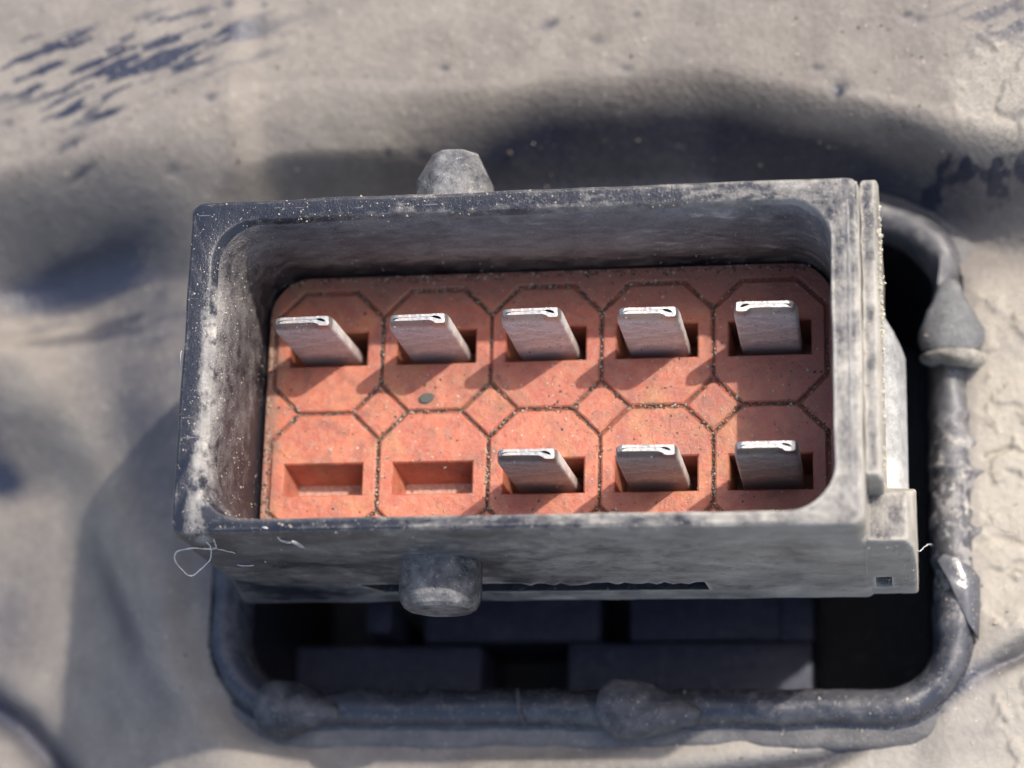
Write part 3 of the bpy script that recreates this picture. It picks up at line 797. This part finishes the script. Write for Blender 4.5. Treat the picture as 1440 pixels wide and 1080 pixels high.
# border round the cells
def border():
    xl = -2 * 4.98 - 2.5; xr = -xl
    top = []; 
    inner = []   # counter-clockwise outline of the union of cells
    c = CUT
    inner += [(xl, -5.74 + c)]
    for k in range(5):
        cx = (k - 2) * 4.98; inner += [(cx - 2.5 + c, -5.74), (cx + 2.5 - c, -5.74)]
        inner += [(cx + 2.49, -5.74 + c)] if k < 4 else [(xr, -5.74 + c)]
    inner += [(xr, 0.02 - c), (xr - c, 0.02), (xr, 0.02 + c), (xr, 5.74 - c)]
    for k in range(4, -1, -1):
        cx = (k - 2) * 4.98; inner += [(cx + 2.5 - c, 5.74), (cx - 2.5 + c, 5.74)]
        inner += [(cx - 2.49, 5.74 - c)] if k > 0 else [(xl, 5.74 - c)]
    inner += [(xl, 0.02 + c), (xl + c, 0.02), (xl, 0.02 - c)]
    V = []; F = []; M = []
    def add(loop, z):
        b = len(V); V.extend([(p[0], p[1], z) for p in loop]); return b
    n = len(inner)
    i0, i1, i2 = offset_poly(inner, 0.0), offset_poly(inner, -GW), offset_poly(inner, -GW - CH)
    a = add(i0, -0.7); b = add(i0, -0.15); cc = add(i1, -0.15); d = add(i1, -CH * 0.8); e = add(i2, 0.0)
    for (p, q, mt) in ((a, b, 1), (b, cc, 1), (cc, d, 1), (d, e, 0)):
        for i in range(n): j = (i + 1) % n; F.append((p + i, p + j, q + j, q + i)); M.append(mt)
    o0 = [p[:2] for p in rr(-12.72, 12.72, -6.44, 6.44, 1.85, 0, 10, 2)]; o1 = [p[:2] for p in rr(-12.78, 12.78, -6.5, 6.5, 1.9, 0, 10, 2)]
    no = len(o0); g0 = add(o0, 0.0); g1 = add(o1, -0.07); g2 = add(o1, -3.7)
    for (p, q) in ((g0, g1), (g1, g2)):
        for i in range(no): j = (i + 1) % no; F.append((p + i, p + j, q + j, q + i)); M.append(0)
    ids = [g0 + i for i in range(no)] + [e + i for i in range(n)][::-1]
    for tri in tessellate_polygon([[Vector((*p, 0)) for p in o0], [Vector((*p, 0)) for p in i2][::-1]]): F.append(tuple(ids[k] for k in tri)); M.append(0)
    return V, F, M
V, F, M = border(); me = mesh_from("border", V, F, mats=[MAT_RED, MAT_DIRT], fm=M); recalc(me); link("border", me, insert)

# ---- metal blades
def blade_mesh(flip, seed=0.0, h=4.5):
    n_c, n_s = 4, 14; Lp = []
    yf, yb = -0.42, 0.17
    a = 1 if not flip else -1
    for (ex, ef, eb, r, z) in ((0, 0, 0, 0.16, -3.4), (0, 0, 0, 0.16, 1.0), (0, 0, 0, 0.16, h - 0.7), (0.02, 0.04, 0.0, 0.15, h - 0.42), (0.07, 0.14, 0.02, 0.12, h - 0.14), (0.14, 0.20, 0.05, 0.09, h)):
        l = rr(-1.34 + ex, 1.34 - ex, yf + ef, yb - eb, r, z, n_c, n_s); o_ = []
        t = max(0.0, (z - (h - 0.55)) / 0.55)
        for (x, y, zz) in l:
            # the rolled edge leaves a fat round end; the middle is pinched
            e = max(0.0, min(1.0, (x * a - 0.55) / 0.3)); e = e * e * (3 - 2 * e)
            e2 = max(0.0, min(1.0, (-x * a - 0.95) / 0.25))
            if y < -0.02: y += t * ((1 - e) * (0.07 - 0.03 * e2) - e * 0.09)
            if abs(x) > 1.0 and x * a < 0: zz -= t * 0.16 * (abs(x) - 1.0) / 0.3
            nz = 0.008 * t
            o_.append((x + nz * mn.noise(Vector((x * 5, y * 5, z + seed))), y + nz * 1.3 * mn.noise(Vector((x * 4, y * 4, z + 9 + seed))), zz + nz * 1.5 * mn.noise(Vector((x * 3, y * 3, seed + 4.0)))))
        Lp.append(o_)
    v, f = loft(Lp, True, False); n = len(Lp[0]); M = [0] * len(f)
    outer = [Vector(p) for p in Lp[-1]]
    # slit of the folded sheet: a leaf-shaped gap at one end, a hair line along, a small gap at the other
    S_ = [(0.60, 0.055), (0.74, 0.10), (0.90, 0.07), (1.02, -0.02), (1.05, -0.09), (0.95, -0.10), (0.80, -0.04), (0.62, 0.035), (0.0, 0.045), (-0.84, 0.03), (-0.98, -0.03), (-1.04, -0.09), (-1.07, -0.06), (-1.02, 0.02), (-0.85, 0.055), (0.0, 0.06)]
    S_ = [(x * a, y) for x, y in S_]
    if a > 0: S_ = S_[::-1]
    area = sum(S_[i][0] * S_[(i + 1) % len(S_)][1] - S_[(i + 1) % len(S_)][0] * S_[i][1] for i in range(len(S_)))
    if area < 0: S_ = S_[::-1]
    k = len(v); m_ = len(S_)
    v += [(x, y * 0.85 - 0.05, h) for x, y in S_]; v += [(x, y * 0.85 - 0.05, h - 0.35) for x, y in S_]
    ob = (len(Lp) - 1) * n
    ids = [ob + i for i in range(n)] + [k + i for i in range(m_)][::-1]
    for tri in tessellate_polygon([outer, [Vector((x, y * 0.85 - 0.05, h)) for x, y in S_][::-1]]): f.append(tuple(ids[q] for q in tri)); M.append(0)
    for i in range(m_): j = (i + 1) % m_; f.append((k + i, k + j, k + m_ + j, k + m_ + i)); M.append(1)
    f.append(tuple(k + m_ + i for i in range(m_))); M.append(1)
    me = mesh_from("contact_blade", v, f, mats=[MAT_PIN, MAT_SEAM], fm=M); recalc(me); smooth_by_angle(me, 24)
    return me
tilt = {(0, 0): (-1.0, 0), (0, 1): (0.4, .5), (0, 2): (-0.3, -1), (0, 3): (0.5, .5), (0, 4): (0.3, -1), (1, 2): (-0.6, 1), (1, 3): (0.3, 0), (1, 4): (0.4, -.6)}
for (r_, c_), (ty_, tx_) in tilt.items():
    o = link("contact_blade", blade_mesh((r_, c_) == (0, 4), c_ * 3.1 + r_ * 17), conn, ((c_ - 2) * 4.98 + (0.05 if c_ else 0.0), rows[r_][2] - 0.03, 0))
    o.rotation_euler = (math.radians(tx_), math.radians(ty_), math.radians(random.uniform(-0.8, 0.8)))

# ------------------------------------------------------------------ grit, lint
bpy.context.view_layer.update()
def bvh(objs):
    V = []; F = []
    for o in objs:
        mw = o.matrix_world; b = len(V)
        V += [tuple(mw @ q.co) for q in o.data.vertices]; F += [tuple(b + i for i in p.vertices) for p in o.data.polygons]
    return BVHTree.FromPolygons(V, F)
deps = [o for o in conn.children if o.type == 'MESH'] + [c for c in insert.children]
T_conn = bvh(deps)
T_back = bvh([c for c in housing.children if c.type == 'MESH'])
OCT = [(1, 0, 0), (-1, 0, 0), (0, 1, 0), (0, -1, 0), (0, 0, 1), (0, 0, -1)]
OF = [(0, 2, 4), (2, 1, 4), (1, 3, 4), (3, 0, 4), (2, 0, 5), (1, 2, 5), (3, 1, 5), (0, 3, 5)]
def grains(name, items, mat, parent=None, label=None, origin=(0, 0, 0)):
    V = []; F = []
    o_ = Vector(origin)
    for (p, r) in items:
        b = len(V); R = Matrix.Rotation(random.uniform(0, 6.28), 3, Vector((random.random(), random.random(), random.random() + .01)).normalized())
        sc_ = [r * random.uniform(0.55, 1.3) for _ in range(3)]
        for q in OCT:
            w_ = R @ Vector((q[0] * sc_[0] * random.uniform(.7, 1.2), q[1] * sc_[1] * random.uniform(.7, 1.2), q[2] * sc_[2] * random.uniform(.7, 1.2)))
            V.append(tuple(Vector(p) + w_ - o_))
        F += [tuple(b + i for i in t) for t in OF]
    me = mesh_from(name, V, F, smooth=False, mats=[mat])
    o = link(name, me, parent)
    o["kind"] = "stuff"
    if label and not parent: o["label"] = label; o["category"] = "grit"
    return o
def cast(T, n, bx, rmin, rmax, cond=lambda p, n: True, down=0.35):
    out = []
    tries = 0
    while len(out) < n and tries < n * 12:
        tries += 1
        p = Vector((random.uniform(bx[0], bx[1]), random.uniform(bx[2], bx[3]), 25))
        d_ = Vector((random.gauss(0, down), random.gauss(0, down), -1)).normalized()
        p0 = p - d_ * 0
        p0 = Vector((p.x - d_.x * 20, p.y - d_.y * 20, 25))
        hit, nr, fi, di = T.ray_cast(p0 * S, d_)
        if hit is None: continue
        q = hit / S
        if cond(q, nr) and mn.noise(q * 0.45) + 0.5 * mn.noise(q * 1.7) > random.uniform(-0.35, 0.35): out.append((q + nr * rmin * 0.3, rmin + (rmax - rmin) * random.random() ** 5))
    return out
# groove grit
gl, gd = [], []
def along(P, per):
    for a, b in zip(P[:-1], P[1:]):
        Ln = math.hypot(b[0] - a[0], b[1] - a[1]); n = int(Ln * per)
        dens = random.choice((0.15, 0.5, 0.9, 1.4))
        for _ in range(int(n * dens)):
            t = random.random(); x = a[0] + (b[0] - a[0]) * t + random.gauss(0, 0.10); y = a[1] + (b[1] - a[1]) * t + random.gauss(0, 0.10)
            (gd if random.random() < 0.62 else gl).append(((x, y, -0.08 + random.uniform(-0.06, 0.06)), random.uniform(0.025, 0.085)))
for r_, (y0, y1, ys) in enumerate(rows):
    for c_ in range(5):
        P = octagon((c_ - 2) * 4.98, y0, y1); along(P + [P[0]], 17)
grains("groove_grit", gl, MAT_GL, insert); grains("groove_grit", gd, MAT_GD, insert)
isr = lambda p, n: abs(p.x) < 12.7 and abs(p.y) < 6.5 and p.z < 0.3
onc = lambda p, n: not isr(p, n)
a = cast(T_conn, 800, (-12.7, 12.7, -6.4, 6.4), 0.02, 0.10, isr)
b = cast(T_conn, 900, (-12.7, 12.7, -6.4, 6.4), 0.02, 0.085, isr)
top_edge = [((random.uniform(-12.3, 12.5), 6.42 - abs(random.gauss(0, 0.18)), 0.03), random.uniform(0.03, 0.09)) for _ in range(340)]
left_edge = [((-12.72 + abs(random.gauss(0, 0.12)), random.uniform(-6, 5), 0.03), random.uniform(0.03, 0.08)) for _ in range(90)]
grains("insert_grit", a + top_edge[:90] + left_edge[:40], MAT_GL, insert); grains("insert_grit", b + top_edge[90:] + left_edge[40:], MAT_GD, insert)
c = cast(T_conn, 2600, (-15, 16.5, -8.5, 8.5), 0.014, 0.07, onc, 0.6)
c += cast(T_conn, 330, (-15, -11, -7, 5), 0.015, 0.06, lambda p, n: onc(p, n) and -13.2 < p.x < -12 and p.z < 7, 0.5)
grains("shell_grit", c, MAT_GL, conn)
# crumbs caked along the right edge and corner
cr = []
for _ in range(330):
    y = random.choice((random.gauss(2.2, 1.2), random.gauss(5.0, 1.4), random.uniform(-5, 7)))
    y = min(y, 7.2) if y < 7.3 else random.uniform(1, 6)
    cr.append(((14.86 + random.gauss(0, 0.05), y, random.uniform(2.5, 7.2)), random.uniform(0.025, 0.16) * random.choice((0.5, 0.6, 1))))
for _ in range(220):
    cr.append(((random.uniform(14.0, 16.0), -7.3 + random.gauss(0, 0.06), random.uniform(-5.4, 4.4)), random.uniform(0.02, 0.05)))
grains("edge_crumbs", cr, MAT_GC, conn)
ba = cast(T_back, 1200, (-32, 24, 14, 26), 0.02, 0.11, lambda p, n: p.z > -12, 0.3)
bl = cast(T_back, 260, (16, 20, -11, 0), 0.02, 0.12, lambda p, n: p.z > -10, 0.3)
bl += cast(T_back, 160, (3, 12, -12.8, -10.5), 0.03, 0.10, lambda p, n: p.z > -10, 0.3)
grains("surface_grit", ba + bl, MAT_GL, housing).location = Vector((0, 0, 10)) * S
bd = cast(T_back, 260, (-32, 24, 10, 26), 0.04, 0.14, lambda p, n: p.z > -12, 0.3)
grains("surface_grit", bd, MAT_GD, housing).location = Vector((0, 0, 10)) * S

def fibre(pts, r, label, n=8):
    P = spline(pts, n); o_ = P[0]
    P = [p + Vector((0.05 * mn.noise(p * 1.7), 0.02 * mn.noise(p * 3.1), 0.09 * mn.noise(p * 2.3 + Vector((5, 5, 5))))) for p in P]
    v, f = tube([p - o_ for p in P], r * 0.62, 5, 0.35)
    me = mesh_from("lint_fibre", v, f, smooth=True, mats=[MAT_FIB]); o = link("lint_fibre", me, None, tuple(o_))
    tag(o, label, "fibre", "pale lint fibres caught on the connector")
# lower wall is at y = -7.32; fibres lie just off it
fibre([(-12.6, -7.1, 7.7), (-12.65, -7.42, 6.6), (-12.9, -7.5, 6.0), (-13.6, -7.55, 6.5), (-14.3, -7.7, 6.5), (-14.6, -7.9, 5.9), (-14.5, -8.2, 5.1), (-14.2, -8.35, 4.7), (-13.7, -8.05, 4.9), (-13.2, -7.7, 5.4), (-13.0, -7.45, 6.2), (-12.95, -7.4, 6.9)], 0.045, "looped pale fibre hanging off the lower left corner of the connector")
fibre([(-12.95, -7.45, 6.1), (-12.6, -7.47, 5.6), (-12.4, -7.45, 5.2), (-12.35, -7.42, 4.7)], 0.035, "short wavy fibre just right of the looped fibre, on the wall", 5)
fibre([(-10.4, -7.0, 7.8), (-10.0, -7.1, 7.7), (-9.75, -7.4, 7.0), (-9.3, -7.45, 6.7), (-9.05, -7.5, 6.1), (-9.0, -7.5, 6.6), (-9.2, -7.5, 7.3)], 0.05, "short kinked fibre hooked over the lower rim, ending in a small fork")
fibre([(-9.7, -7.42, 6.95), (-9.4, -7.5, 7.0), (-9.0, -7.52, 7.25)], 0.03, "faint straight fibre crossing the kinked fibre on the lower rim", 4)
fibre([(-12.9, -7.4, 2.5), (-12.6, -7.43, 2.4), (-12.2, -7.4, 2.3)], 0.05, "tiny straight fibre stuck low on the wall below the looped fibre", 4)
fibre([(15.95, -6.6, 0.5), (16.2, -6.3, -1.5), (16.5, -5.6, -3.5), (16.7, -5.0, -6.0), (16.75, -4.6, -8.0)], 0.04, "thin fibre bridging the corner lug and the lip on the right")
fibre([(-14.25, 0.9, 7.0), (-14.45, 0.8, 7.3), (-14.5, 0.3, 7.2), (-14.35, -0.1, 7.0)], 0.035, "tiny curled fibre on the left wall of the connector", 5)
# a flat grey chip on the insert
loops = []
for rr_, z in ((1.0, 0.0), (1.0, 0.05), (0.75, 0.09)):
    loops.append([(0.36 * rr_ * math.cos(t) * (1 + .1 * math.sin(3 * t)), 0.24 * rr_ * math.sin(t) + 0.06 * math.cos(t) * rr_, z) for t in [2 * math.pi * k / 14 for k in range(14)]])
v, f = loft(loops, True, True); me = mesh_from("grit_chip", v, f, mats=[flat("grey_chip", (0.09, 0.09, 0.075))]); recalc(me)
tag(link("grit_chip", me, None, (-5.34, 0.62, 0.005)), "flat dark grey chip lying on the red insert between the two rows", "chip")
